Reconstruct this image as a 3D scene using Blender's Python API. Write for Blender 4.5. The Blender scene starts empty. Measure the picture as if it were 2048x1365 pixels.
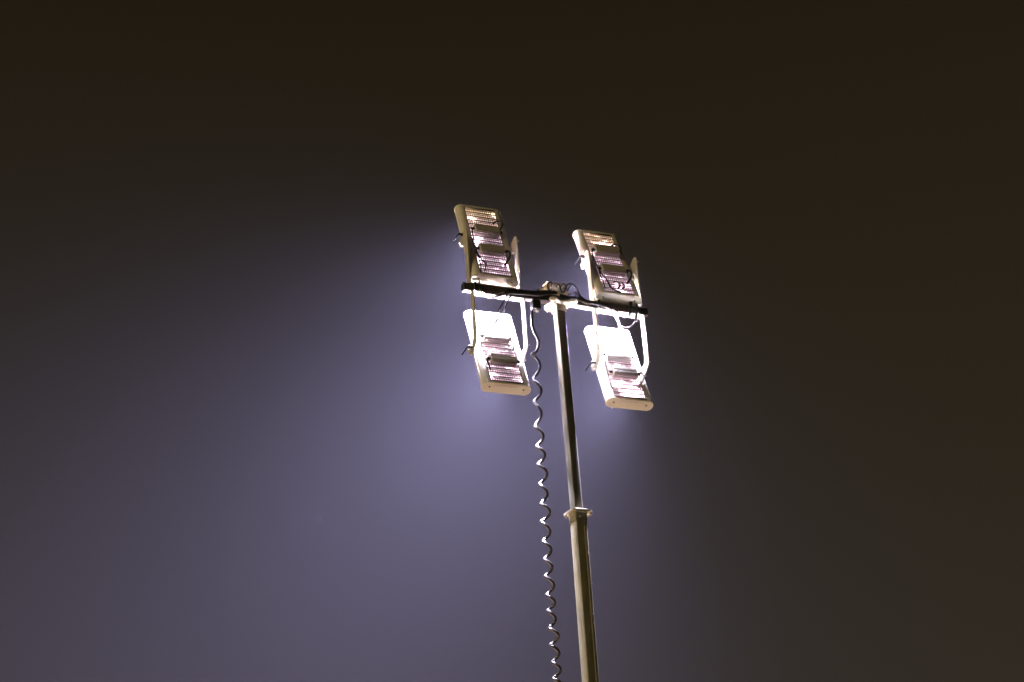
import bpy, math, random
from mathutils import Vector, Matrix

random.seed(7)
R = math.radians
scene = bpy.context.scene
col = scene.collection

# ------------------------------------------------------------------ camera
PITCH, ROLL = R(27.5), R(3.2)
cam_d = bpy.data.cameras.new('camera')
cam_d.sensor_width = 36.0
cam_d.lens = 3900.0 / 2048.0 * 36.0
cam_d.clip_start = 0.1
cam_d.clip_end = 3000.0
cam = bpy.data.objects.new('camera', cam_d)
col.objects.link(cam)
_r = Vector((1, 0, 0))
_d = Vector((0, math.cos(PITCH), math.sin(PITCH)))
_u = Vector((0, -math.sin(PITCH), math.cos(PITCH)))
_x = math.cos(ROLL) * _r - math.sin(ROLL) * _u
_y = math.sin(ROLL) * _r + math.cos(ROLL) * _u
cm = Matrix((( _x.x, _y.x, -_d.x, 0), (_x.y, _y.y, -_d.y, 0), (_x.z, _y.z, -_d.z, 1.6), (0, 0, 0, 1)))
cam.matrix_world = cm
scene.camera = cam

# ------------------------------------------------------------------ night sky
world = bpy.data.worlds.new('World')
scene.world = world
world.use_nodes = True
wn = world.node_tree
wn.nodes.clear()
w_out = wn.nodes.new('ShaderNodeOutputWorld')
w_bg = wn.nodes.new('ShaderNodeBackground')
w_tc = wn.nodes.new('ShaderNodeTexCoord')
w_sep = wn.nodes.new('ShaderNodeSeparateXYZ')
w_ramp = wn.nodes.new('ShaderNodeValToRGB')
wn.links.new(w_tc.outputs['Generated'], w_sep.inputs[0])
wn.links.new(w_sep.outputs['Z'], w_ramp.inputs[0])
wn.links.new(w_ramp.outputs[0], w_bg.inputs['Color'])
wn.links.new(w_bg.outputs[0], w_out.inputs['Surface'])
e0, e1 = w_ramp.color_ramp.elements
e0.position, e0.color = 0.0, (0.060, 0.045, 0.026, 1)     # lit-up murk low over the horizon
e1.position, e1.color = 0.62, (0.0142, 0.0100, 0.0052, 1)
_m = w_ramp.color_ramp.elements.new(0.28); _m.color = (0.0285, 0.0222, 0.0140, 1)
w_bg.inputs['Strength'].default_value = 1.0

# low warm fill sun, added to stand in for town glow behind the camera: dim and very soft
sun_d = bpy.data.lights.new('sun', 'SUN')
sun_d.energy = 1.4
sun_d.angle = R(25)
sun_d.color = (1.0, 0.78, 0.40)
sun = bpy.data.objects.new('sun', sun_d)
col.objects.link(sun)
sun.location = (-20, -30, 12)
sun.rotation_euler = Vector((0.80, 0.60, -0.11)).to_track_quat('-Z', 'Y').to_euler()

scene.view_settings.view_transform = 'Standard'
scene.view_settings.look = 'None'
scene.view_settings.exposure = 0.0
scene.view_settings.gamma = 1.0
scene.view_settings.use_curve_mapping = False

scene.render.engine = 'CYCLES'
cy = scene.cycles
cy.max_bounces = 8
cy.diffuse_bounces = 4
cy.glossy_bounces = 3
cy.volume_bounces = 1
cy.sample_clamp_indirect = 0
cy.sample_clamp_direct = 0
cy.use_light_tree = True
cy.use_denoising = True
scene.render.filter_size = 1.5 if hasattr(scene.render, 'filter_size') else 1.5
cy.filter_width = 1.5

SPILL = 110.0                       # watts of each fixture's wide spill
BEAM = 10500.0                      # watts of each fixture beam
BEAM_SPREAD = 100
WIDE = 5200.0                       # watts of its softer outer beam
LAMP_COL = (0.83, 0.77, 1.0)
FOG_DENSITY = 0.000086
FOG_COL = (0.70, 0.70, 1.0)

# ------------------------------------------------------------------ helpers
def mat(name):
    m = bpy.data.materials.new(name)
    m.use_nodes = True
    nt = m.node_tree
    return m, nt, nt.nodes['Principled BSDF']

def noisy(name, c1, c2, scale=6.0, rough=(0.4, 0.6), metallic=0.0, stretch=(1, 1, 1), bump=0.0, detail=6.0):
    m, nt, p = mat(name)
    tc = nt.nodes.new('ShaderNodeTexCoord')
    mp = nt.nodes.new('ShaderNodeMapping')
    mp.inputs['Scale'].default_value = stretch
    nz = nt.nodes.new('ShaderNodeTexNoise')
    nz.inputs['Scale'].default_value = scale
    nz.inputs['Detail'].default_value = detail
    nz.inputs['Roughness'].default_value = 0.65
    rp = nt.nodes.new('ShaderNodeValToRGB')
    rp.color_ramp.elements[0].position = 0.3
    rp.color_ramp.elements[1].position = 0.7
    rp.color_ramp.elements[0].color = (*c1, 1)
    rp.color_ramp.elements[1].color = (*c2, 1)
    mr = nt.nodes.new('ShaderNodeMapRange')
    mr.inputs['To Min'].default_value = rough[0]
    mr.inputs['To Max'].default_value = rough[1]
    L = nt.links.new
    L(tc.outputs['Object'], mp.inputs[0]); L(mp.outputs[0], nz.inputs['Vector'])
    L(nz.outputs['Fac'], rp.inputs[0]); L(nz.outputs['Fac'], mr.inputs['Value'])
    L(rp.outputs[0], p.inputs['Base Color']); L(mr.outputs[0], p.inputs['Roughness'])
    p.inputs['Metallic'].default_value = metallic
    if bump:
        bp = nt.nodes.new('ShaderNodeBump')
        bp.inputs['Strength'].default_value = bump
        bp.inputs['Distance'].default_value = 0.004
        L(nz.outputs['Fac'], bp.inputs['Height']); L(bp.outputs[0], p.inputs['Normal'])
    return m

class MB:
    def __init__(self): self.v = []; self.f = []
    def add(self, vs, fs):
        o = len(self.v); self.v += [tuple(x) for x in vs]; self.f += [tuple(i + o for i in q) for q in fs]
    def box(self, c, d, M=None):
        c = Vector(c); x, y, z = (k / 2 for k in d)
        vs = [Vector((sx * x, sy * y, sz * z)) for sx in (-1, 1) for sy in (-1, 1) for sz in (-1, 1)]
        vs = [c + ((M @ q) if M else q) for q in vs]
        self.add(vs, [(0, 1, 3, 2), (4, 6, 7, 5), (0, 4, 5, 1), (2, 3, 7, 6), (0, 2, 6, 4), (1, 5, 7, 3)])
    def tube(self, pts, r, seg=8, cap=True):
        pts = [Vector(p) for p in pts]; n = len(pts); rings = []
        t0 = (pts[1] - pts[0]).normalized()
        nrm = t0.orthogonal().normalized()
        for i, p in enumerate(pts):
            t = ((pts[min(i + 1, n - 1)] - pts[max(i - 1, 0)])).normalized()
            nrm = (nrm - t * nrm.dot(t)).normalized(); bn = t.cross(nrm)
            rr = r[i] if isinstance(r, (list, tuple)) else r
            rings.append([p + rr * (math.cos(2 * math.pi * k / seg) * nrm + math.sin(2 * math.pi * k / seg) * bn) for k in range(seg)])
        vs = [q for g in rings for q in g]
        fs = [(i * seg + k, i * seg + (k + 1) % seg, (i + 1) * seg + (k + 1) % seg, (i + 1) * seg + k) for i in range(n - 1) for k in range(seg)]
        if cap:
            fs += [tuple(range(seg))[::-1], tuple((n - 1) * seg + k for k in range(seg))]
        self.add(vs, fs)
    def prism(self, poly, fn, h0, h1):
        """poly of (u,v); fn(u,v,h) -> point"""
        n = len(poly)
        vs = [fn(u, v, h0) for u, v in poly] + [fn(u, v, h1) for u, v in poly]
        self.add(vs, [tuple(range(n))[::-1], tuple(range(n, 2 * n))] + [(i, (i + 1) % n, n + (i + 1) % n, n + i) for i in range(n)])
    def mesh(self, name, m, angle=35):
        me = bpy.data.meshes.new(name)
        me.from_pydata(self.v, [], self.f)
        me.materials.append(m)
        import bmesh
        bm = bmesh.new(); bm.from_mesh(me)
        bmesh.ops.recalc_face_normals(bm, faces=bm.faces)
        bm.to_mesh(me); bm.free()
        for p in me.polygons: p.use_smooth = True
        me.set_sharp_from_angle(angle=R(angle))
        return me

def obj(name, me, parent=None, bevel=0.0, seg=2):
    o = bpy.data.objects.new(name, me)
    col.objects.link(o)
    if parent: o.parent = parent
    if bevel:
        b = o.modifiers.new('bevel', 'BEVEL'); b.width = bevel; b.segments = seg; b.limit_method = 'ANGLE'; b.angle_limit = R(40)
    return o

def thing(name, label, cat, M, group=None):
    o = bpy.data.objects.new(name, None)
    o.empty_display_size = 0.1
    col.objects.link(o)
    o.matrix_world = M
    o['label'] = label; o['category'] = cat
    if group: o['group'] = group
    return o

def spline(pts, sub=6):
    """Catmull-Rom through points."""
    P = [Vector(p) for p in pts]
    if len(P) < 3: return P
    P = [2 * P[0] - P[1]] + P + [2 * P[-1] - P[-2]]
    out = []
    for i in range(1, len(P) - 2):
        a, b, c, d = P[i - 1:i + 3]
        for k in range(sub):
            t = k / sub
            out.append(0.5 * ((2 * b) + (c - a) * t + (2 * a - 5 * b + 4 * c - d) * t * t + (3 * b - a - 3 * c + d) * t ** 3))
    out.append(P[-2])
    return out

def plate_mesh(name, outer, holes, thick, m, fn):
    """flat plate with real holes; fn maps (u,v,h) to a point"""
    cu = bpy.data.curves.new(name, 'CURVE'); cu.dimensions = '2D'; cu.fill_mode = 'BOTH'; cu.extrude = thick / 2
    for loop in [outer] + holes:
        s = cu.splines.new('POLY'); s.points.add(len(loop) - 1); s.use_cyclic_u = True
        for p, (u, v) in zip(s.points, loop): p.co = (u, v, 0, 1)
    t = bpy.data.objects.new(name, cu); col.objects.link(t)
    dg = bpy.context.evaluated_depsgraph_get()
    me = bpy.data.meshes.new_from_object(t.evaluated_get(dg))
    bpy.data.objects.remove(t); bpy.data.curves.remove(cu)
    for v in me.vertices: v.co = fn(*v.co)
    me.name = name
    me.materials.clear(); me.materials.append(m)
    for p in me.polygons: p.use_smooth = False; p.material_index = 0
    return me

def circle(u, v, r, n=14, sx=1.0, rot=0.0):
    out = []
    for k in range(n):
        a = 2 * math.pi * k / n; x, y = r * sx * math.cos(a), r * math.sin(a)
        out.append((u + x * math.cos(rot) - y * math.sin(rot), v + x * math.sin(rot) + y * math.cos(rot)))
    return out

# ------------------------------------------------------------------ materials
M_house = noisy('painted_housing', (0.66, 0.63, 0.55), (0.76, 0.73, 0.66), 9, (0.35, 0.55))
M_cap = noisy('cast_end_cap', (0.80, 0.75, 0.63), (0.86, 0.81, 0.70), 14, (0.45, 0.6))
M_perf = noisy('perforated_aluminium', (0.36, 0.32, 0.30), (0.44, 0.40, 0.37), 20, (0.4, 0.6), 0.4)
M_driver = noisy('driver_casing', (0.40, 0.37, 0.33), (0.50, 0.47, 0.43), 16, (0.55, 0.7), 0.0)
M_yoke = noisy('painted_bracket', (0.34, 0.32, 0.25), (0.46, 0.43, 0.35), 14, (0.4, 0.6))
M_steel = noisy('galvanised_steel', (0.11, 0.108, 0.085), (0.25, 0.243, 0.195), 16, (0.4, 0.62), 0.3, (1, 1, 0.2), 0.2)
M_steel2 = noisy('dull_zinc_tube', (0.16, 0.148, 0.09), (0.40, 0.37, 0.25), 14, (0.45, 0.65), 0.1, (1, 1, 0.22), 0.2)
M_bar = noisy('crossbar_steel', (0.075, 0.065, 0.066), (0.12, 0.105, 0.10), 8, (0.45, 0.65), 0.1, (1, 1, 1), 0.1)
M_zinc = noisy('zinc_plate', (0.40, 0.37, 0.27), (0.50, 0.465, 0.36), 18, (0.35, 0.55), 0.3)
M_bolt = noisy('bolt_steel', (0.50, 0.49, 0.46), (0.62, 0.60, 0.56), 30, (0.2, 0.4), 0.8)
M_black = noisy('black_rubber', (0.012, 0.012, 0.013), (0.022, 0.021, 0.022), 25, (0.3, 0.45))
M_cord = noisy('glossy_black_cord', (0.036, 0.033, 0.038), (0.055, 0.050, 0.058), 25, (0.34, 0.44))
M_cord.node_tree.nodes['Principled BSDF'].inputs['Specular IOR Level'].default_value = 1.0
M_wire = noisy('grey_sheath', (0.30, 0.29, 0.26), (0.40, 0.38, 0.34), 25, (0.35, 0.5))
M_plug = noisy('black_plastic', (0.018, 0.017, 0.017), (0.03, 0.03, 0.03), 25, (0.3, 0.5))
M_box = noisy('tan_junction_box', (0.50, 0.40, 0.25), (0.58, 0.47, 0.31), 12, (0.4, 0.6))
M_dark = noisy('dark_screw', (0.05, 0.045, 0.04), (0.08, 0.07, 0.06), 25, (0.4, 0.6), 0.5)

# paper rating plate with faint rows of print too small to read
M_plate, nt, p = mat('rating_plate')
tc = nt.nodes.new('ShaderNodeTexCoord'); wv = nt.nodes.new('ShaderNodeTexWave'); rp = nt.nodes.new('ShaderNodeValToRGB')
wv.bands_direction = 'Y'; wv.inputs['Scale'].default_value = 45; wv.inputs['Distortion'].default_value = 6; wv.inputs['Detail'].default_value = 3
rp.color_ramp.elements[0].color = (0.72, 0.66, 0.52, 1); rp.color_ramp.elements[1].color = (0.84, 0.80, 0.68, 1)
rp.color_ramp.elements[0].position = 0.05; rp.color_ramp.elements[1].position = 0.3
nt.links.new(tc.outputs['Object'], wv.inputs['Vector']); nt.links.new(wv.outputs['Fac'], rp.inputs[0]); nt.links.new(rp.outputs[0], p.inputs['Base Color'])
p.inputs['Roughness'].default_value = 0.5

M_lens = noisy('frosted_led_cover', (0.70, 0.70, 0.72), (0.80, 0.80, 0.82), 20, (0.15, 0.25))

# lit LED strips inside the housing, seen through the vents: uneven, some hot spots
M_led = bpy.data.materials.new('led_strips_lit'); M_led.use_nodes = True
M_led.cycles.emission_sampling = 'NONE'
nt = M_led.node_tree; nt.nodes.clear()
N = nt.nodes.new; L = nt.links.new
o_ = N('ShaderNodeOutputMaterial'); em = N('ShaderNodeEmission'); L(em.outputs[0], o_.inputs['Surface'])
tc = N('ShaderNodeTexCoord'); oi = N('ShaderNodeObjectInfo'); mp = N('ShaderNodeMapping')
mp.inputs['Scale'].default_value = (7, 1, 15)
ofs = N('ShaderNodeVectorMath'); ofs.operation = 'SCALE'; ofs.inputs[0].default_value = (17, 31, 11)
L(oi.outputs['Random'], ofs.inputs['Scale']); L(ofs.outputs[0], mp.inputs['Location'])
L(tc.outputs['Object'], mp.inputs[0])
nz = N('ShaderNodeTexNoise'); nz.inputs['Scale'].default_value = 1.0; nz.inputs['Detail'].default_value = 3
L(mp.outputs[0], nz.inputs['Vector'])
rp = N('ShaderNodeValToRGB')
els = rp.color_ramp.elements
els[0].position = 0.35; els[0].color = (0.22,) * 3 + (1,)
els[1].position = 0.80; els[1].color = (1, 1, 1, 1)
k = els.new(0.52); k.color = (0.30,) * 3 + (1,)
k = els.new(0.60); k.color = (0.80,) * 3 + (1,)
L(nz.outputs['Fac'], rp.inputs[0])
mul = N('ShaderNodeMath'); mul.operation = 'POWER'; mul.inputs[1].default_value = 2.2; L(rp.outputs[0], mul.inputs[0])
mul2 = N('ShaderNodeMath'); mul2.operation = 'MULTIPLY'; mul2.inputs[1].default_value = 26.0; L(mul.outputs[0], mul2.inputs[0])
L(mul2.outputs[0], em.inputs['Strength'])
sx = N('ShaderNodeSeparateXYZ'); L(tc.outputs['Object'], sx.inputs[0])
mx = N('ShaderNodeMapRange'); mx.inputs['From Min'].default_value = 0.05; mx.inputs['From Max'].default_value = 0.36; L(sx.outputs['Z'], mx.inputs['Value'])
mixc = N('ShaderNodeMix'); mixc.data_type = 'RGBA'
mixc.inputs['A'].default_value = (1.0, 0.66, 0.84, 1); mixc.inputs['B'].default_value = (1.0, 0.66, 0.40, 1)
L(mx.outputs[0], mixc.inputs['Factor']); L(mixc.outputs['Result'], em.inputs['Color'])

# ------------------------------------------------------------------ ground
M_soil = noisy('dry_ochre_soil', (0.112, 0.077, 0.032), (0.152, 0.108, 0.048), 0.35, (0.8, 0.95))
mb = MB(); G = 300.0; n = 24
vs = [(-G + 2 * G * i / n, -G + 2 * G * j / n, 0.0) for j in range(n + 1) for i in range(n + 1)]
mb.add(vs, [(j * (n + 1) + i, j * (n + 1) + i + 1, (j + 1) * (n + 1) + i + 1, (j + 1) * (n + 1) + i) for j in range(n) for i in range(n)])
ground = obj('ground', mb.mesh('ground', M_soil)); ground['kind'] = 'structure'

# ------------------------------------------------------------------ tower frame
PSI = R(24.2); LEAN = R(1.0)
O = Vector((0.33415, 12.72432, 8.54479))               # middle of the crossbar
Z = Vector((0, 0, 1))
B0 = Vector((math.cos(PSI), math.sin(PSI), 0)); F0 = Vector((-math.sin(PSI), math.cos(PSI), 0))
B = math.cos(LEAN) * B0 + math.sin(LEAN) * Z; ZZ = math.cos(LEAN) * Z - math.sin(LEAN) * B0
def frame(o, x, y, z):
    return Matrix(((x.x, y.x, z.x, o.x), (x.y, y.y, z.y, o.y), (x.z, y.z, z.z, o.z), (0, 0, 0, 1)))
HEAD = frame(O, B, F0, ZZ)                              # local: x along bar, y forward (lit side), z up
BAR = 0.060

# ------------------------------------------------------------------ mast
PSM = R(28.5)
bm_ = Vector((math.cos(PSM), math.sin(PSM), 0)); fm_ = Vector((-math.sin(PSM), math.cos(PSM), 0))
top = HEAD @ Vector((0.026, 0.0, -0.034)); mid = HEAD @ Vector((0.0305, 0.0, -1.72))
low = O + B0 * 0.052 + F0 * 0.0; low.z = 0.0
lowtop = Vector((O.x, O.y, mid.z)) + B0 * 0.0665
base_pt = Vector((O.x, O.y, 0)) + B0 * 0.110
mast = thing('light_mast', 'tall galvanised telescopic steel mast with a crossbar carrying four floodlights', 'light mast', Matrix.Translation(base_pt))
inv = mast.matrix_world.inverted()
def rsq(w, r, n=4):
    out = []
    for cx, cy_, a0 in ((w / 2 - r, w / 2 - r, 0), (-w / 2 + r, w / 2 - r, 90), (-w / 2 + r, -w / 2 + r, 180), (w / 2 - r, -w / 2 + r, 270)):
        for k in range(n + 1):
            a = R(a0 + 90 * k / n); out.append((cx + r * math.cos(a), cy_ + r * math.sin(a)))
    return out
def sq_tube(a, b, w, r):
    t = (b - a).normalized(); x = (bm_ - t * bm_.dot(t)).normalized(); y = t.cross(x)
    m = MB(); ln = (b - a).length
    m.prism(rsq(w, r), lambda u, v, h: inv @ (a + x * u + y * v + t * h), 0, ln)
    return m, x, y, t
m, x, y, t = sq_tube(mid - (top - mid).normalized() * 0.4, top, 0.070, 0.009)
obj('upper_tube', m.mesh('upper_tube', M_steel), mast)
m, x, y, t = sq_tube(base_pt, lowtop, 0.092, 0.011)
obj('lower_tube', m.mesh('lower_tube', M_steel2), mast)
# guide strip riding on the face of the lower tube
ln = (lowtop - base_pt).length
m = MB(); m.box(inv @ (base_pt + t * (ln / 2 - 0.045) + x * 0.020 - y * 0.0485), (0.007, 0.006, ln - 0.09), Matrix((x, y, t)).transposed())
obj('guide_strip', m.mesh('guide_strip', M_zinc), mast)
# sleeve round the joint, collar plate with two drilled ears
m = MB()
def sleeve(o, w, wi, h0, h1, r):
    n = len(rsq(w, r)); a = rsq(w, r); b = rsq(wi, r * .7)
    vs = [inv @ (o + x * u + y * v + t * h) for h in (h0, h1) for L_ in (a, b) for u, v in L_]
    fs = []
    for i in range(n):
        j = (i + 1) % n
        fs += [(i, j, 2 * n + j, 2 * n + i), (n + j, n + i, 3 * n + i, 3 * n + j), (j, i, n + i, n + j), (2 * n + i, 2 * n + j, 3 * n + j, 3 * n + i)]
    m.add(vs, fs)
sleeve(lowtop, 0.100, 0.093, -0.050, 0.012, 0.012)
obj('sleeve', m.mesh('sleeve', M_steel2), mast)
def cfn(u, v, h): return inv @ (lowtop + B0 * u + F0 * v + Z * (h + 0.018))
def ear(pts, holes):
    return plate_mesh('collar_ear', pts, holes, 0.014, M_zinc, cfn)
HB = [(-0.053, -0.053)]
ears_l = [(-0.045, -0.065), (-0.062, -0.060), (-0.080, -0.020), (-0.083, 0.055), (-0.068, 0.078), (-0.040, 0.066), (-0.036, 0.02), (-0.036, -0.05)]
co = obj('collar', ear(ears_l, [circle(-0.064, 0.036, 0.007), circle(-0.057, -0.012, 0.007)]), mast)
ears_r = [(0.040, -0.070), (0.062, -0.074), (0.086, -0.060), (0.092, -0.020), (0.086, 0.030), (0.060, 0.050), (0.036, 0.05), (0.036, -0.05)]
cr_ = obj('collar', ear(ears_r, [circle(0.070, -0.02, 0.008), circle(0.066, 0.022, 0.007)]), mast)
m = MB(); m.box(cfn(0.0, -0.062, 0.0), (0.090, 0.016, 0.020), Matrix((B0, F0, Z)).transposed())
obj('collar_bar', m.mesh('collar_bar', M_zinc), mast, 0.003)
def bolt_mesh(r, h, hexa=True):
    m = MB(); k = 6 if hexa else 12
    m.prism(circle(0, 0, r, k), lambda u, v, hh: (u, v, hh), 0, h)
    m.prism(circle(0, 0, r * .5, 10), lambda u, v, hh: (u, v, hh), h - .0005, h + r * .8)
    return m.mesh('bolt', M_bolt)
bolt_me = bolt_mesh(0.009, 0.008)
def place(name, me, parent, loc, zdir):
    o = obj(name, me, parent); q = Vector(zdir).to_track_quat('Z', 'Y')
    o.matrix_local = Matrix.Translation(Vector(loc)) @ q.to_matrix().to_4x4()
    return o
place('bolt', bolt_me, co, cfn(-0.066, 0.056, -0.007), (0, 0, -1))
place('bolt', bolt_me, cr_, cfn(0.080, -0.045, -0.007), (0, 0, -1))
place('bolt', bolt_me, cr_, cfn(0.056, -0.030, 0.007), (0, 0, 1))
small_me = bolt_mesh(0.006, 0.005)
_t, _x, _y = t, x, y
for uu, hh in ((-0.012, -0.030), (0.016, -0.062)):
    place('bolt', small_me, mast, inv @ (lowtop + _x * uu - _y * 0.052 + _t * hh), -_y)
for k in range(9):
    place('rivet', small_me, mast, inv @ (lowtop + _x * 0.036 - _y * 0.046 - _t * (0.30 + 0.17 * k + 0.05 * (k % 3))), -_y)
m = MB(); m.box(inv @ (base_pt + Z * 0.006), (0.4, 0.4, 0.012), Matrix((B0, F0, Z)).transposed())
obj('base_plate', m.mesh('base_plate', M_steel), mast, 0.003)

# crossbar
def hd(p): return inv @ (HEAD @ Vector(p))
m = MB()
bar_n = rsq(BAR, 0.010)
m.prism(bar_n, lambda u, v, h: hd((h, u, v)), -0.727, 0.750)
bar = obj('crossbar', m.mesh('crossbar', M_bar), mast)
for a, b_ in ((-0.735, -0.7275), (0.7505, 0.758)):
    m = MB(); m.prism(rsq(BAR + .004, 0.012), lambda u, v, h: hd((h, u, v)), a, b_)
    obj('bar_plug', m.mesh('bar_plug', M_plug), bar)
# cast bracket under the bar: drilled plate with a slot, side wing, sleeve round the tube
def bfn(u, v, h): return hd((u, v, h - 0.041))
outer = [(-0.083, -0.079), (-0.080, -0.101), (-0.060, -0.110), (-0.039, -0.112), (-0.015, -0.094), (0.015, -0.076), (0.039, -0.078), (0.085, -0.100), (0.124, -0.115), (0.139, -0.100),
         (0.144, -0.073), (0.128, -0.050), (0.110, -0.032), (0.108, 0.020), (0.096, 0.032), (0.070, 0.030), (0.058, 0.060), (0.052, 0.095), (0.020, 0.104), (-0.028, 0.098), (-0.054, 0.078),
         (-0.068, 0.043), (-0.060, 0.005), (-0.047, -0.019), (-0.052, -0.053)]
slot = [(-0.072 + 0.008 * math.cos(R(a)), -0.092 + 0.008 * math.sin(R(a))) for a in range(90, 271, 30)] + [(-0.042 + 0.008 * math.cos(R(a)), -0.098 + 0.008 * math.sin(R(a))) for a in range(-90, 91, 30)]
br = obj('mast_bracket', plate_mesh('mast_bracket', outer, [slot[::-1], circle(0.088, -0.058, 0.010), circle(0.117, -0.082, 0.010), circle(-0.040, 0.045, 0.007)], 0.014, M_zinc, bfn), mast)
m = MB()
x0 = (bm_ - ZZ * bm_.dot(ZZ)).normalized(); y0 = ZZ.cross(x0)
_s = HEAD @ Vector((0.026, 0, -0.048))
a_ = rsq(0.086, 0.010); b_ = rsq(0.0705, 0.008); n = len(a_)
vs = [inv @ (_s + x0 * u + y0 * v + ZZ * h) for h in (-0.052, 0.0) for LL_ in (a_, b_) for u, v in LL_]
fs = []
for i in range(n):
    j = (i + 1) % n
    fs += [(i, j, 2 * n + j, 2 * n + i), (n + j, n + i, 3 * n + i, 3 * n + j), (j, i, n + i, n + j), (2 * n + i, 2 * n + j, 3 * n + j, 3 * n + i)]
m.add(vs, fs)
obj('socket', m.mesh('socket', M_zinc), br)
for q in ((-0.028, -0.060), (0.032, -0.062), (-0.030, 0.080), (0.010, -0.066)):
    place('bolt', bolt_me, br, bfn(q[0], q[1], -0.007), -ZZ)

# ------------------------------------------------------------------ floodlights
W, LEN, T, RR = 0.365, 0.775, 0.088, 0.041
PW = 0.128; HL = LEN / 2
def stadium(w, t, r, n=8):
    out = []
    for cx, cy_, a0 in ((w / 2 - r, t / 2 - r, 0), (-w / 2 + r, t / 2 - r, 90), (-w / 2 + r, -t / 2 + r, 180), (w / 2 - r, -t / 2 + r, 270)):
        for k in range(n + 1):
            a = R(a0 + 90 * k / n); out.append((cx + r * math.cos(a), cy_ + r * math.sin(a)))
    return out
# shell: two curved side profiles joined by narrow flanges (local x width, y forward, z length)
m = MB()
for s in (-1, 1):
    prof = [(s * 0.150, T / 2 - 0.040), (s * 0.150, T / 2)]
    for k in range(13):
        a = R(90 - 180 * k / 12); prof.append((s * (W / 2 - RR + RR * math.cos(a)), (T / 2 - RR) * (1 if a > 0 else -1) + RR * math.sin(a)))
    prof += [(s * PW, -T / 2), (s * PW, -T / 2 + 0.012)]
    n = len(prof)
    m.add([(u, v, z) for z in (-HL, HL) for u, v in prof], [(i, i + 1, n + i + 1, n + i) for i in range(n - 1)])
    # raised seam along the side
    m.prism([(s * (W / 2 - 0.004), -0.016), (s * (W / 2 + 0.003), -0.013), (s * (W / 2 + 0.003), -0.009), (s * (W / 2 - 0.004), -0.006)], lambda u, v, h: (u, v, h), -HL, HL)
me_shell = m.mesh('housing', M_house)
m = MB(); m.prism(stadium(W + 0.006, T + 0.006, RR + 0.003), lambda u, v, h: (u, v, h), 0, 0.014); me_cap = m.mesh('end_cap', M_cap)
m = MB(); m.prism(circle(0, 0, 0.0065, 10), lambda u, v, h: (u, v, h), -0.0015, 0.003); me_screw = m.mesh('screw', M_dark)
m = MB(); m.box((0, 0, 0), (0.155, 0.056, 0.002)); me_rating = m.mesh('rating_plate', M_plate)
# perforated panel: rows of square holes alternate with rows of slots
m = MB(); y_ = -T / 2 + 0.003
rows = 16; pitch = (2 * HL - 0.03) / rows
cols = 14; cp = 2 * (PW - 0.006) / cols
def strip(x0, x1, z0, z1): m.add([(x0, y_, z0), (x1, y_, z0), (x1, y_, z1), (x0, y_, z1)], [(0, 1, 2, 3)])
zc = -HL + 0.015
strip(-PW, PW, -HL, zc)
for r_ in range(rows):
    z0 = zc + r_ * pitch
    zs = [z0, z0 + pitch * 0.08, z0 + pitch * 0.55, z0 + pitch * 0.74, z0 + pitch * 0.86, z0 + pitch]
    strip(-PW, PW, zs[0], zs[1]); strip(-PW, PW, zs[2], zs[3]); strip(-PW, PW, zs[4], zs[5])
    xs = [-PW + 0.006 + k * cp for k in range(cols + 1)]
    for k in range(cols + 1):                       # webs between holes
        a = xs[k] - (0.0042 if k else 0.006); b_ = xs[k] + (0.0042 if k < cols else 0.006)
        strip(a, b_, zs[1], zs[2])
    for k in range(0, cols + 1, 2):                 # slots two holes wide
        a = xs[k] - (0.0026 if k else 0.006); b_ = xs[k] + (0.0026 if k < cols else 0.006)
        strip(a, b_, zs[3], zs[4])
strip(-PW, PW, zc + rows * pitch, HL)
me_perf = m.mesh('perforated_back', M_perf)
m = MB()
for k in range(16):                                  # ridges between the rows
    z = zc + k * pitch + pitch * 0.02
    m.prism([(-T / 2 + 0.003, z - 0.0025), (-T / 2 - 0.004, z - 0.001), (-T / 2 - 0.004, z + 0.001), (-T / 2 + 0.003, z + 0.0025)], lambda u, v, h: (h, u, v), -PW + .002, PW - .002)
me_ridge = m.mesh('cooling_fins', M_perf)
m = MB(); yb = -T / 2 + 0.020
m.add([(-0.135, yb, -HL + .004), (0.135, yb, -HL + .004), (0.135, yb, HL - .004), (-0.135, yb, HL - .004)], [(0, 1, 2, 3)])
me_led = m.mesh('led_board', M_led)
# solid middle wall that keeps the front light out of the back chamber
m = MB(); m.box((0, yb + 0.006, 0), (0.30, 0.006, LEN - 0.004)); me_wall = m.mesh('heat_plate', M_perf)
# three lit LED panels on the front
me_lens = []
m = MB(); m.add([(-0.148, T / 2 - 0.035, -0.120), (0.148, T / 2 - 0.035, -0.120), (0.148, T / 2 - 0.035, 0.120), (-0.148, T / 2 - 0.035, 0.120)], [(0, 1, 2, 3)])
me_lens = m.mesh('led_panel', M_lens)
# driver box with ribbed casing
DW, DH, DD = 0.196, 0.082, 0.054
m = MB(); m.box((0, -DD / 2, 0), (DW, DD, DH)); me_drv = m.mesh('driver_box', M_driver)
m = MB()
for k in range(2): m.box((0, -DD - 0.0008, -0.018 + k * 0.036), (DW - 0.012, 0.003, 0.012))
for k in range(2): m.box((0, -DD * (0.35 + .35 * k), -DH / 2 - 0.002), (DW - 0.012, 0.008, 0.005))
me_rib = m.mesh('rib', M_driver)
m = MB()
m.tube([(0, 0, 0), (0.026, 0, 0)], 0.010, 8); m.tube([(0.006, 0, 0), (0.016, 0, 0)], 0.013, 6); me_gland = m.mesh('cable_gland', M_black)

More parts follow.
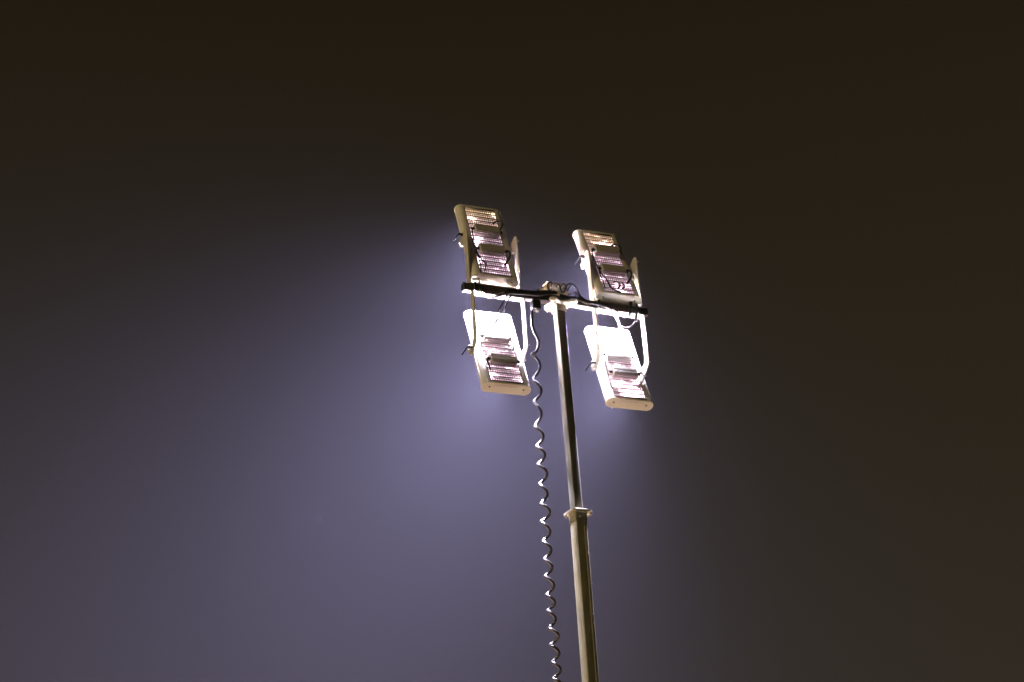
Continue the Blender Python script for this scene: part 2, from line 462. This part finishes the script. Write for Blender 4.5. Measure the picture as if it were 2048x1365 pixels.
lever_me = MB()
lever_me.tube([(0, 0, 0), (-0.030, 0, 0)], 0.012, 10)
lever_me.tube(spline([(-0.026, 0, 0), (-0.040, -0.004, -0.01), (-0.055, 0.030, -0.035), (-0.062, 0.050, -0.050)], 4), [0.007] * 3 + [0.0055] * 9 + [0.007], 8)
lever_me = lever_me.mesh('clamp_lever', M_black)

def floodlight(label, cb, cz, yaw, tilt, roll, upper, arm_c, knee_z, drv, cables, led_gain=1.0):
    bb = math.cos(yaw) * B + math.sin(yaw) * F0; ff = -math.sin(yaw) * B + math.cos(yaw) * F0
    nn = math.cos(tilt) * ff - math.sin(tilt) * ZZ; aa = math.cos(tilt) * ZZ + math.sin(tilt) * ff
    b2 = math.cos(roll) * bb + math.sin(roll) * aa; a2 = math.cos(roll) * aa - math.sin(roll) * bb
    C = O + cb * B + 0.10 * F0 + cz * ZZ
    root = thing('floodlight', label, 'floodlight', frame(C, b2, nn, a2), 'floodlights on the crossbar')
    obj('housing', me_shell, root)
    pf = obj('perforated_back', me_perf, root)
    s = pf.modifiers.new('thickness', 'SOLIDIFY'); s.thickness = 0.002; s.offset = 0
    obj('cooling_fins', me_ridge, pf)
    obj('heat_plate', me_wall, root)
    obj('led_board', me_led, root)
    for k in (-1, 0, 1):
        o = obj('led_panel', me_lens, root); o.location = (0, 0, k * 0.255)
    def lamp(w_, h_, watts, spread, loc, rot):
        ld = bpy.data.lights.new('lamp', 'AREA'); ld.shape = 'RECTANGLE'; ld.size = w_; ld.size_y = h_
        ld.energy = watts; ld.color = LAMP_COL; ld.spread = R(spread)
        lo = bpy.data.objects.new('lamp', ld); col.objects.link(lo); lo.parent = root
        lo.location = loc; lo.rotation_euler = rot
    for k in (-1, 0, 1):                                   # one lens row per LED panel, throwing to one side
        lamp(0.12, 0.22, WIDE / 3 * led_gain, 158, (0, T / 2 - 0.026, k * 0.262), (R(92), 0, R(10)))
        lamp(0.10, 0.22, BEAM / 3, BEAM_SPREAD, (0, T / 2 - 0.024, k * 0.262), (R(94), 0, R(11)))
    lamp(0.28, 0.74, SPILL * led_gain, 180, (0, T / 2 - 0.033, 0), (R(90), 0, 0))
    for sgn in (-1, 1):
        c = obj('end_cap', me_cap, root, 0.002)
        c.matrix_local = Matrix.Translation((0, 0, sgn * HL)) @ (Matrix.Rotation(math.pi, 4, 'X') if sgn < 0 else Matrix.Identity(4))
        for u in (-0.128, 0.128):
            q = obj('screw', me_screw, c); q.location = (u, 0.006, 0.014)
        if sgn < 0 and cb > 0 and not upper:
            q = obj('screw', small_me, c); q.location = (-0.120, -0.056, 0.004)  # extra bolt head added at the cap edge to catch light as a bright dot
        if sgn < 0 and not upper:
            q = obj('rating_plate', me_rating, c); q.location = (-0.004, 0.0, 0.0152)
    for (u, z) in drv:
        d = obj('driver_box', me_drv, root, 0.006); d.location = (u, -T / 2 + 0.001, z)
        obj('rib', me_rib, d)
        for sg in (-1, 1):
            g = obj('cable_gland', me_gland, d); g.location = (sg * DW / 2, -DD * .55, 0.0)
            if sg < 0: g.rotation_euler = (0, 0, math.pi)
    mi = root.matrix_world.inverted()
    def hl(p): return mi @ (HEAD @ Vector(p))
    # yoke: base strap on the bar, two flat arms with forward-bent rounded ears
    sg = 1 if upper else -1
    zb = sg * (BAR / 2 + 0.001)
    ya = 0.2005
    m = MB(); m.box((arm_c, 0.0, zb + sg * 0.004), (2 * ya + 0.008, 0.062, 0.008)); m.v = [tuple(hl(v)) for v in m.v]
    yk = obj('yoke', m.mesh('yoke', M_yoke), root, 0.0015)
    for s in (-1, 1):
        xa = arm_c + s * ya
        z1 = knee_z; piv = (0.10, cz - 0.012)
        # outline in (forward, up)
        if upper:
            poly = [(-0.031, zb + .009), (0.031, zb + .009), (0.031, piv[1] - 0.045), (0.075, piv[1] - 0.040)]
            poly += [(piv[0] + 0.034 * math.cos(R(a)), piv[1] + 0.034 * math.sin(R(a))) for a in range(-80, 91, 20)]
            poly += [(0.03, z1), (0.010, z1 + 0.006), (-0.012, z1 - 0.002), (-0.027, z1 - 0.025)]
        else:
            poly = [(-0.031, zb - .009), (-0.031, z1 - 0.02), (-0.020, z1 - 0.045), (0.060, piv[1] - 0.048)]
            poly += [(piv[0] + 0.036 * math.cos(R(a)), piv[1] + 0.036 * math.sin(R(a))) for a in range(-90, 91, 20)]
            poly += [(0.045, piv[1] + 0.040), (0.031, z1 + 0.03), (0.031, zb - .009)]
        m = MB(); m.prism(poly, lambda u, v, h: tuple(hl((xa + h, u, v))), -0.004, 0.004)
        arm = obj('arm', m.mesh('arm', M_yoke), yk, 0.001, 1)
        out = (HEAD.to_3x3() @ Vector((s, 0, 0))); out = mi.to_3x3() @ out
        for (u, v) in ((0.10, cz - 0.012), (0.072, cz - 0.052 if not upper else cz - 0.045)):
            place('bolt', bolt_me, arm, hl((xa + s * 0.004, u, v)), out)
        # clamp hub between arm and housing
        m = MB(); m.tube([hl((xa - s * 0.004, 0.10, cz - 0.012)), hl((xa - s * 0.022, 0.10, cz - 0.012))], 0.024, 14)
        obj('pivot_hub', m.mesh('pivot_hub', M_bolt), arm)
        if s < 0:
            lv = obj('clamp_lever', lever_me, arm)
            lv.matrix_local = mi @ HEAD @ Matrix.Translation((xa - 0.004, 0.055, cz + (0.035 if upper else -0.005)))
        else:
            m = MB(); m.tube([hl((xa, 0.01, z1 - (0.025 if upper else 0.0))), hl((xa + 0.030, 0.01, z1 - (0.025 if upper else 0.0)))], 0.006, 8)
            obj('stud', m.mesh('stud', M_bolt), arm)
    for pts, r_, mt in cables:
        m = MB(); m.tube(spline(pts, 5), r_, 8)
        obj('cable', m.mesh('cable', mt), root)
    return root

def lift(pts, ys):
    return [(u, -T / 2 - y, z) for (u, z), y in zip(pts, ys)]
cab_UL = [
    (lift([(0.078, 0.212), (0.092, 0.222), (0.115, 0.230), (0.136, 0.221), (0.145, 0.198), (0.134, 0.168), (0.112, 0.120), (0.100, 0.095)], [0.0, 0.016, 0.024, 0.026, 0.028, 0.03, 0.03, 0.03]), 0.0075, M_black),
    (lift([(-0.100, 0.092), (-0.118, 0.085), (-0.120, 0.038), (-0.121, -0.003), (-0.130, -0.042), (-0.128, -0.09), (-0.123, -0.128), (-0.121, -0.177), (-0.113, -0.202), (-0.105, -0.222), (-0.095, -0.255), (-0.075, -0.282), (-0.080, -0.327), (-0.083, -0.350)], [0.03, 0.03] + [0.02] * 11 + [0.0]), 0.0058, M_black),
    (lift([(-0.100, -0.132), (-0.122, -0.137), (-0.128, -0.16), (-0.124, -0.186), (-0.118, -0.229), (-0.117, -0.277), (-0.118, -0.334), (-0.129, -0.392)], [0.03, 0.03, 0.02, 0.02, 0.02, 0.02, 0.02, 0.018]), 0.0055, M_black),
    (lift([(0.100, -0.132), (0.128, -0.120), (0.143, -0.140), (0.140, -0.168), (0.121, -0.208), (0.095, -0.249), (0.088, -0.270)], [0.03, 0.03, 0.03, 0.028, 0.024, 0.016, 0.0]), 0.0085, M_black),
]
cab_UR = [
    (lift([(0.080, 0.222), (0.096, 0.226), (0.118, 0.214), (0.132, 0.189), (0.128, 0.150), (0.106, 0.110)], [0.0, 0.02, 0.025, 0.03, 0.03, 0.03]), 0.0075, M_black),
    (lift([(-0.100, 0.108), (-0.120, 0.100), (-0.126, 0.036), (-0.125, -0.072), (-0.116, -0.138), (-0.108, -0.185), (-0.086, -0.248), (-0.076, -0.331), (-0.055, -0.372), (-0.002, -0.398)], [0.03, 0.03] + [0.02] * 8), 0.0065, M_black),
    (lift([(-0.100, -0.130), (-0.122, -0.150), (-0.124, -0.187), (-0.120, -0.283), (-0.112, -0.345)], [0.03, 0.025, 0.02, 0.02, 0.0]), 0.006, M_black),
    (lift([(0.100, -0.130), (0.128, -0.108), (0.145, -0.128), (0.141, -0.166), (0.120, -0.208), (0.092, -0.246)], [0.03, 0.03, 0.03, 0.026, 0.018, 0.0]), 0.0085, M_black),
    (lift([(-0.02, -0.245), (0.00, -0.262), (0.015, -0.300), (-0.005, -0.330)], [0.0, 0.02, 0.02, 0.0]), 0.006, M_black),
    (lift([(0.045, -0.250), (0.040, -0.275), (0.050, -0.312), (0.020, -0.335)], [0.0, 0.02, 0.02, 0.0]), 0.006, M_black),
]
cab_LL = [
    (lift([(-0.098, -0.165), (-0.112, -0.160), (-0.126, -0.180), (-0.126, -0.205), (-0.116, -0.233), (-0.106, -0.258)], [0.03, 0.035, 0.035, 0.03, 0.02, 0.0]), 0.0075, M_black),
    (lift([(0.098, 0.060), (0.112, 0.040), (0.114, 0.015), (0.110, -0.020)], [0.03, 0.03, 0.02, 0.0]), 0.006, M_black),
    (lift([(-0.150, 0.200), (-0.131, 0.186), (-0.111, 0.162), (-0.095, 0.134), (-0.098, 0.112)], [-0.001, 0.014, 0.022, 0.028, 0.03]), 0.004, M_black),
]
cab_LR = [
    (lift([(-0.098, 0.060), (-0.112, 0.040), (-0.121, -0.020), (-0.120, -0.065), (-0.108, -0.110), (-0.100, -0.137)], [0.03] * 6), 0.006, M_wire),
    (lift([(0.100, -0.130), (0.128, -0.118), (0.146, -0.135), (0.146, -0.166), (0.115, -0.219), (0.091, -0.257)], [0.03, 0.03, 0.03, 0.028, 0.022, 0.0]), 0.0075, M_wire),
]
floodlight('upper floodlight on the coiled cord side of the crossbar, purple light through its vents', -0.4841, 0.4456, -0.0298, 0.3415, -0.0088, True, -0.484, 0.500, [(-0.002, 0.092), (-0.002, -0.132)], cab_UL)
floodlight('upper floodlight across the mast from the coiled cord, leads looping down its perforated back', 0.5139, 0.4162, -0.0471, 0.4167, -0.0057, True, 0.512, 0.478, [(0.003, 0.108), (-0.004, -0.130)], cab_UR, 1.35)
floodlight('hanging floodlight right beside the coiled cord, tan end cap with pale rating plate', -0.4575, -0.4472, -0.0616, 0.3946, -0.0095, False, -0.462, -0.400, [(-0.010, 0.085), (-0.002, -0.172)], cab_LL)
floodlight('glaring white hanging floodlight across the mast from the coiled cord, grey leads on top', 0.5253, -0.4445, -0.0558, 0.3789, -0.0120, False, 0.523, -0.408, [(-0.012, 0.055), (-0.003, -0.137)], cab_LR)

# ------------------------------------------------------------------ junction box on the bar
jb = thing('junction_box', 'tan junction box on top of the crossbar above the mast, black cables looping from it', 'junction box', HEAD @ Matrix.Translation((0.03, 0.005, BAR / 2 + 0.001)))
def jy(z): return 0.75 * (0.126 - z)                 # back of the box slopes in towards its foot
def jl(p): return (p[0] - 0.03, p[1] - 0.005, p[2] - BAR / 2 - 0.001)
m = MB()
prof = [(-0.105, 0.034), (0.120, 0.034), (0.120, 0.085), (0.100, 0.126), (-0.055, 0.126), (-0.090, 0.090), (-0.105, 0.090)]
m.prism(prof, lambda u, v, h: jl((u, h + jy(v), v)), -0.030, 0.060)
obj('box_body', m.mesh('box_body', M_box), jb, 0.005)
m = MB(); m.box(jl((0.010, 0.0, 0.129)), (0.165, 0.080, 0.006)); obj('lid', m.mesh('lid', M_box), jb, 0.002)
gl_me = MB(); gl_me.tube([(0, 0, 0), (0, 0, 0.020)], 0.011, 8); gl_me.tube([(0, 0, 0.003), (0, 0, 0.011)], 0.015, 6); gl_me = gl_me.mesh('gland', M_bolt)
gpos = [(-0.030, -0.030, 0.082), (0.004, -0.030, 0.104), (0.038, -0.030, 0.100), (0.076, -0.030, 0.098), (0.100, -0.030, 0.092)]
for p_ in gpos: place('gland', gl_me, jb, jl((p_[0], p_[1] + jy(p_[2]), p_[2])), (0, -1, -0.6))
for p_ in ((-0.106, 0.0, 0.072), (-0.106, 0.022, 0.055)): place('gland', gl_me, jb, jl(p_), (-1, 0, 0))
jc = [
    [(-0.126, 0.0, 0.072), (-0.140, -0.012, 0.064), (-0.128, -0.030, 0.042), (-0.108, -0.040, 0.036)],
    [(-0.030, -0.048, 0.082), (-0.046, -0.066, 0.106), (-0.072, -0.068, 0.100), (-0.080, -0.064, 0.076), (-0.072, -0.058, 0.052), (-0.052, -0.050, 0.042)],
    [(0.004, -0.048, 0.104), (0.012, -0.062, 0.100), (0.020, -0.064, 0.082), (0.032, -0.056, 0.056), (0.036, -0.048, 0.040)],
    [(0.038, -0.048, 0.100), (0.048, -0.064, 0.112), (0.066, -0.066, 0.102), (0.072, -0.064, 0.080), (0.064, -0.058, 0.060), (0.048, -0.046, 0.046)],
    [(0.076, -0.048, 0.098), (0.092, -0.066, 0.118), (0.118, -0.068, 0.122), (0.144, -0.066, 0.104), (0.152, -0.062, 0.072), (0.150, -0.056, 0.044), (0.154, -0.046, 0.026)],
    [(0.100, -0.048, 0.092), (0.122, -0.060, 0.116), (0.152, -0.056, 0.114), (0.172, -0.052, 0.086), (0.182, -0.050, 0.058), (0.204, -0.048, 0.030), (0.235, -0.046, 0.012)],
    [(0.120, 0.010, 0.070), (0.150, -0.01, 0.078), (0.166, -0.034, 0.070), (0.176, -0.044, 0.044), (0.200, -0.046, 0.022), (0.230, -0.046, 0.000)],
]
for q in jc:
    if q[0][1] == -0.048: q[0] = (q[0][0], -0.046 + jy(q[0][2]), q[0][2] - 0.006)
    m = MB(); m.tube(spline([jl(p_) for p_ in q], 6), 0.0062, 8); obj('cable', m.mesh('cable', M_black), jb)

# ------------------------------------------------------------------ loom strapped along the bar, with its leads
ln_ = thing('cable_loom', 'black cable loom strapped along the crossbar, leads and plugs dangling to the floodlights', 'cable loom', HEAD @ Matrix.Translation((0, -0.05, 0)))
def ll(b_, z_, y_=-0.046): return (b_, y_ + 0.05, z_)
def run(pts, r_, mt, name='lead', sub=5):
    m = MB(); m.tube(spline(pts, sub), r_, 8); return obj(name, m.mesh(name, mt), ln_)
run([ll(-0.43, -0.030, -0.044), ll(-0.36, -0.018, -0.05), ll(-0.26, -0.012, -0.052), ll(-0.16, -0.006, -0.052), ll(-0.08, 0.018, -0.055), ll(-0.02, 0.036, -0.052)], 0.0135, M_black, 'loom_sleeve')
run([ll(-0.41, 0.004, -0.043), ll(-0.30, 0.012, -0.045), ll(-0.18, 0.020, -0.046), ll(-0.08, 0.034, -0.05), ll(0.0, 0.038, -0.048)], 0.010, M_black, 'loom_sleeve')
run([ll(0.16, 0.016, -0.044), ll(0.22, 0.000, -0.048), ll(0.30, -0.008, -0.048), ll(0.38, -0.014, -0.047), ll(0.45, -0.030, -0.045)], 0.012, M_black, 'loom_sleeve')
run([ll(0.02, 0.020, -0.045), ll(0.08, 0.010, -0.05), ll(0.13, 0.012, -0.05), ll(0.18, 0.008, -0.047)], 0.014, M_black, 'loom_sleeve')
# leads up to the upper fixtures
run([(-0.580, 0.104, 0.090), (-0.596, 0.06, 0.082), (-0.612, 0.020, 0.058), (-0.622, 0.004, 0.020), ll(-0.624, -0.028)], 0.0042, M_black)
run([(-0.548, 0.104, 0.100), (-0.585, 0.06, 0.086), (-0.612, 0.018, 0.052), (-0.624, 0.004, 0.012)], 0.0038, M_black)
run([ll(-0.624, -0.026), ll(-0.605, -0.056), ll(-0.581, -0.075), ll(-0.557, -0.085), ll(-0.504, -0.076), ll(-0.466, -0.062), ll(-0.425, -0.036)], 0.0055, M_wire)
run([ll(-0.612, -0.026), ll(-0.579, -0.046), ll(-0.533, -0.050), ll(-0.487, -0.055), ll(-0.433, -0.036)], 0.006, M_black)
run([ll(-0.600, -0.030), ll(-0.570, -0.060), ll(-0.530, -0.070), ll(-0.480, -0.062), ll(-0.420, -0.034)], 0.0055, M_black)
# leads down to the hanging fixture beside the cord
run([ll(-0.401, -0.030), ll(-0.440, -0.105, -0.03), ll(-0.475, -0.170, 0.0), (-0.505, 0.155, -0.195), (-0.512, 0.170, -0.168)], 0.0060, M_black)
run([ll(-0.361, -0.020), ll(-0.402, -0.090, -0.03), ll(-0.418, -0.150, 0.0), (-0.432, 0.140, -0.180), (-0.440, 0.165, -0.165)], 0.0060, M_black)
plug_me = MB(); plug_me.tube([(0, 0, -0.03), (0, 0, -0.005), (0, 0, -0.0049), (0, 0, 0.022), (0, 0, 0.0221), (0, 0, 0.035)], [0.009, 0.009, 0.013, 0.013, 0.008, 0.008], 10); plug_me = plug_me.mesh('plug', M_plug)
glb_me = MB(); glb_me.tube([(0, 0, -0.020), (0, 0, 0.0), (0, 0, 0.0001), (0, 0, 0.022)], [0.019, 0.019, 0.012, 0.010], 10); glb_me = glb_me.mesh('plug', M_bolt)
def plug(p_, zdir, me=plug_me):
    return place('plug', me, ln_, p_, zdir)
plug((-0.510, 0.145, -0.205), (0.4, 0.3, 1)); plug((-0.455, 0.130, -0.205), (0.4, -0.2, 1))
# leads and plugs at the far end
run([(0.464, 0.105, 0.105), (0.510, 0.085, 0.092), (0.560, 0.050, 0.085), (0.605, 0.020, 0.078), (0.640, 0.004, 0.066), (0.656, 0.003, 0.045), ll(0.660, 0.012)], 0.0055, M_black)
run([(0.560, 0.100, 0.108), (0.592, 0.060, 0.100), (0.612, 0.020, 0.082), (0.616, 0.004, 0.055), ll(0.606, 0.012)], 0.0055, M_black)
for b_, z_ in ((0.605, 0.030), (0.598, -0.010), (0.592, -0.050), (0.655, 0.006), (0.648, -0.034), (0.640, -0.085)):
    plug(ll(b_, z_, -0.052), (0.1, 0, 1))
run([ll(0.598, 0.0), ll(0.592, -0.055)], 0.0065, M_black); run([ll(0.656, 0.02), ll(0.640, -0.092)], 0.0065, M_black)
run([ll(0.470, -0.028), ll(0.505, -0.066), ll(0.528, -0.085), ll(0.556, -0.086), ll(0.590, -0.066)], 0.0055, M_black)
run([ll(0.523, -0.136, 0.0), ll(0.558, -0.150, -0.01), ll(0.590, -0.148, -0.02), ll(0.616, -0.132, -0.03), ll(0.638, -0.100)], 0.0040, M_wire)
run([ll(0.330, -0.020), ll(0.373, -0.026), ll(0.417, -0.034), ll(0.457, -0.063, -0.035), ll(0.488, -0.095, -0.02), ll(0.516, -0.132, 0.0), (0.534, 0.10, -0.160), (0.540, 0.150, -0.165)], 0.0050, M_wire)
run([ll(0.420, -0.026), ll(0.459, -0.040), ll(0.486, -0.071, -0.035), ll(0.508, -0.105, -0.02), ll(0.530, -0.142, 0.0), (0.552, 0.10, -0.165), (0.566, 0.150, -0.170)], 0.0050, M_wire)
run([ll(0.200, -0.010), ll(0.240, -0.022, -0.052), ll(0.290, -0.014, -0.054), ll(0.350, -0.008, -0.052)], 0.0035, M_wire)
plug((0.546, 0.150, -0.175), (0.1, 0.5, 1), glb_me); plug((0.572, 0.155, -0.180), (-0.2, 0.5, 1), glb_me)
tie = MB(); tie.box((0, 0, 0), (0.014, BAR + 0.030, BAR + 0.012)); tie_me = tie.mesh('strap', M_black)
for b_ in (-0.655, 0.345):
    o = obj('strap', tie_me, ln_, 0.003); o.location = (b_, 0.046, -0.002)

# ------------------------------------------------------------------ coiled cord hanging beside the mast
cc = thing('coiled_cord', 'long black coiled power cord hanging beside the mast from a block under the crossbar', 'coiled cord', Matrix.Translation(O + B0 * -0.19 - Z * 0.09))
ci = cc.matrix_world.inverted()
def cw(b_, f_, z_): return ci @ (Vector((O.x, O.y, 0)) + B0 * b_ + F0 * f_ + Z * z_)
m = MB(); m.box((0, 0, 0), (0.066, 0.060, 0.070), None)
blk = obj('connector_block', m.mesh('connector_block', M_plug), cc, 0.006)
BLK = ci @ HEAD @ Matrix.Translation((-0.162, 0.0, -0.069))
blk.matrix_local = BLK
for bx in (-0.184, -0.150):
    m = MB(); m.tube([cw(bx, 0.0, 8.4405), cw(bx, 0.0, 8.424)], 0.011, 10)
    obj('gland', m.mesh('gland', M_bolt), blk).matrix_local = BLK.inverted()
crest = [(-0.185, 8.061), (-0.186, 7.853), (-0.189, 7.668), (-0.191, 7.489), (-0.190, 7.327), (-0.189, 7.167), (-0.187, 7.016), (-0.186, 6.877), (-0.186, 6.739), (-0.187, 6.597), (-0.185, 6.464), (-0.184, 6.336),
         (-0.183, 6.209), (-0.183, 6.083), (-0.181, 5.962), (-0.178, 5.843), (-0.176, 5.731), (-0.172, 5.618)]
while crest[-1][1] > 1.2: crest.append((-0.172, crest[-1][1] - 0.112))
pts = [cw(-0.192, 0, 8.424), cw(-0.195, 0, 8.36), cw(-0.195, 0, 8.30), cw(-0.185, -0.004, 8.245), cw(-0.164, -0.010, 8.195), cw(-0.155, -0.004, 8.15), cw(-0.166, 0.012, 8.105), cw(-0.190, 0.020, 8.080)]
pts = spline(pts, 5)[:-1]
rnd = random.Random(3)
crest = [(b_ + rnd.uniform(-0.003, 0.003), z_ + (rnd.uniform(-0.012, 0.012) if k else 0)) for k, (b_, z_) in enumerate(crest)]
RC = 0.027; K = 20
for i in range(len(crest) - 1):
    (b0_, z0_), (b1_, z1_) = crest[i], crest[i + 1]
    ra = RC * (1 + 0.20 * rnd.uniform(-1, 1)); sw = 0.004 * math.sin(i * 0.8) + 0.003 * rnd.uniform(-1, 1)
    for k in range(K):
        s = k / K; a = math.pi - 2 * math.pi * s            # left crest -> far side kept behind
        pts.append(cw(b0_ + (b1_ - b0_) * s + ra * math.cos(a), sw - ra * math.sin(a), z0_ + (z1_ - z0_) * s))
pts += spline([pts[-1], cw(-0.17, 0.03, 1.0), cw(-0.12, 0.03, 0.4), cw(-0.05, -0.05, 0.03)], 6)[1:]
m = MB(); m.tube(pts, 0.0112, 10)
obj('coil', m.mesh('coil', M_cord), cc)

# ------------------------------------------------------------------ mist
m = MB(); m.box((0, 0, (12.0 - 1.0) / 2), (2 * G + 20, 2 * G + 20, 13.0))
hz = bpy.data.materials.new('mist'); hz.use_nodes = True
nt = hz.node_tree; nt.nodes.clear()
ho = nt.nodes.new('ShaderNodeOutputMaterial'); pv = nt.nodes.new('ShaderNodeVolumePrincipled')
pv.inputs['Color'].default_value = (*FOG_COL, 1)
pv.inputs['Density'].default_value = FOG_DENSITY
pv.inputs['Anisotropy'].default_value = 0.0
nt.links.new(pv.outputs[0], ho.inputs['Volume'])
haze = obj('haze', m.mesh('haze', hz)); haze['kind'] = 'stuff'
haze['label'] = 'thin night mist glowing in the floodlight beams'
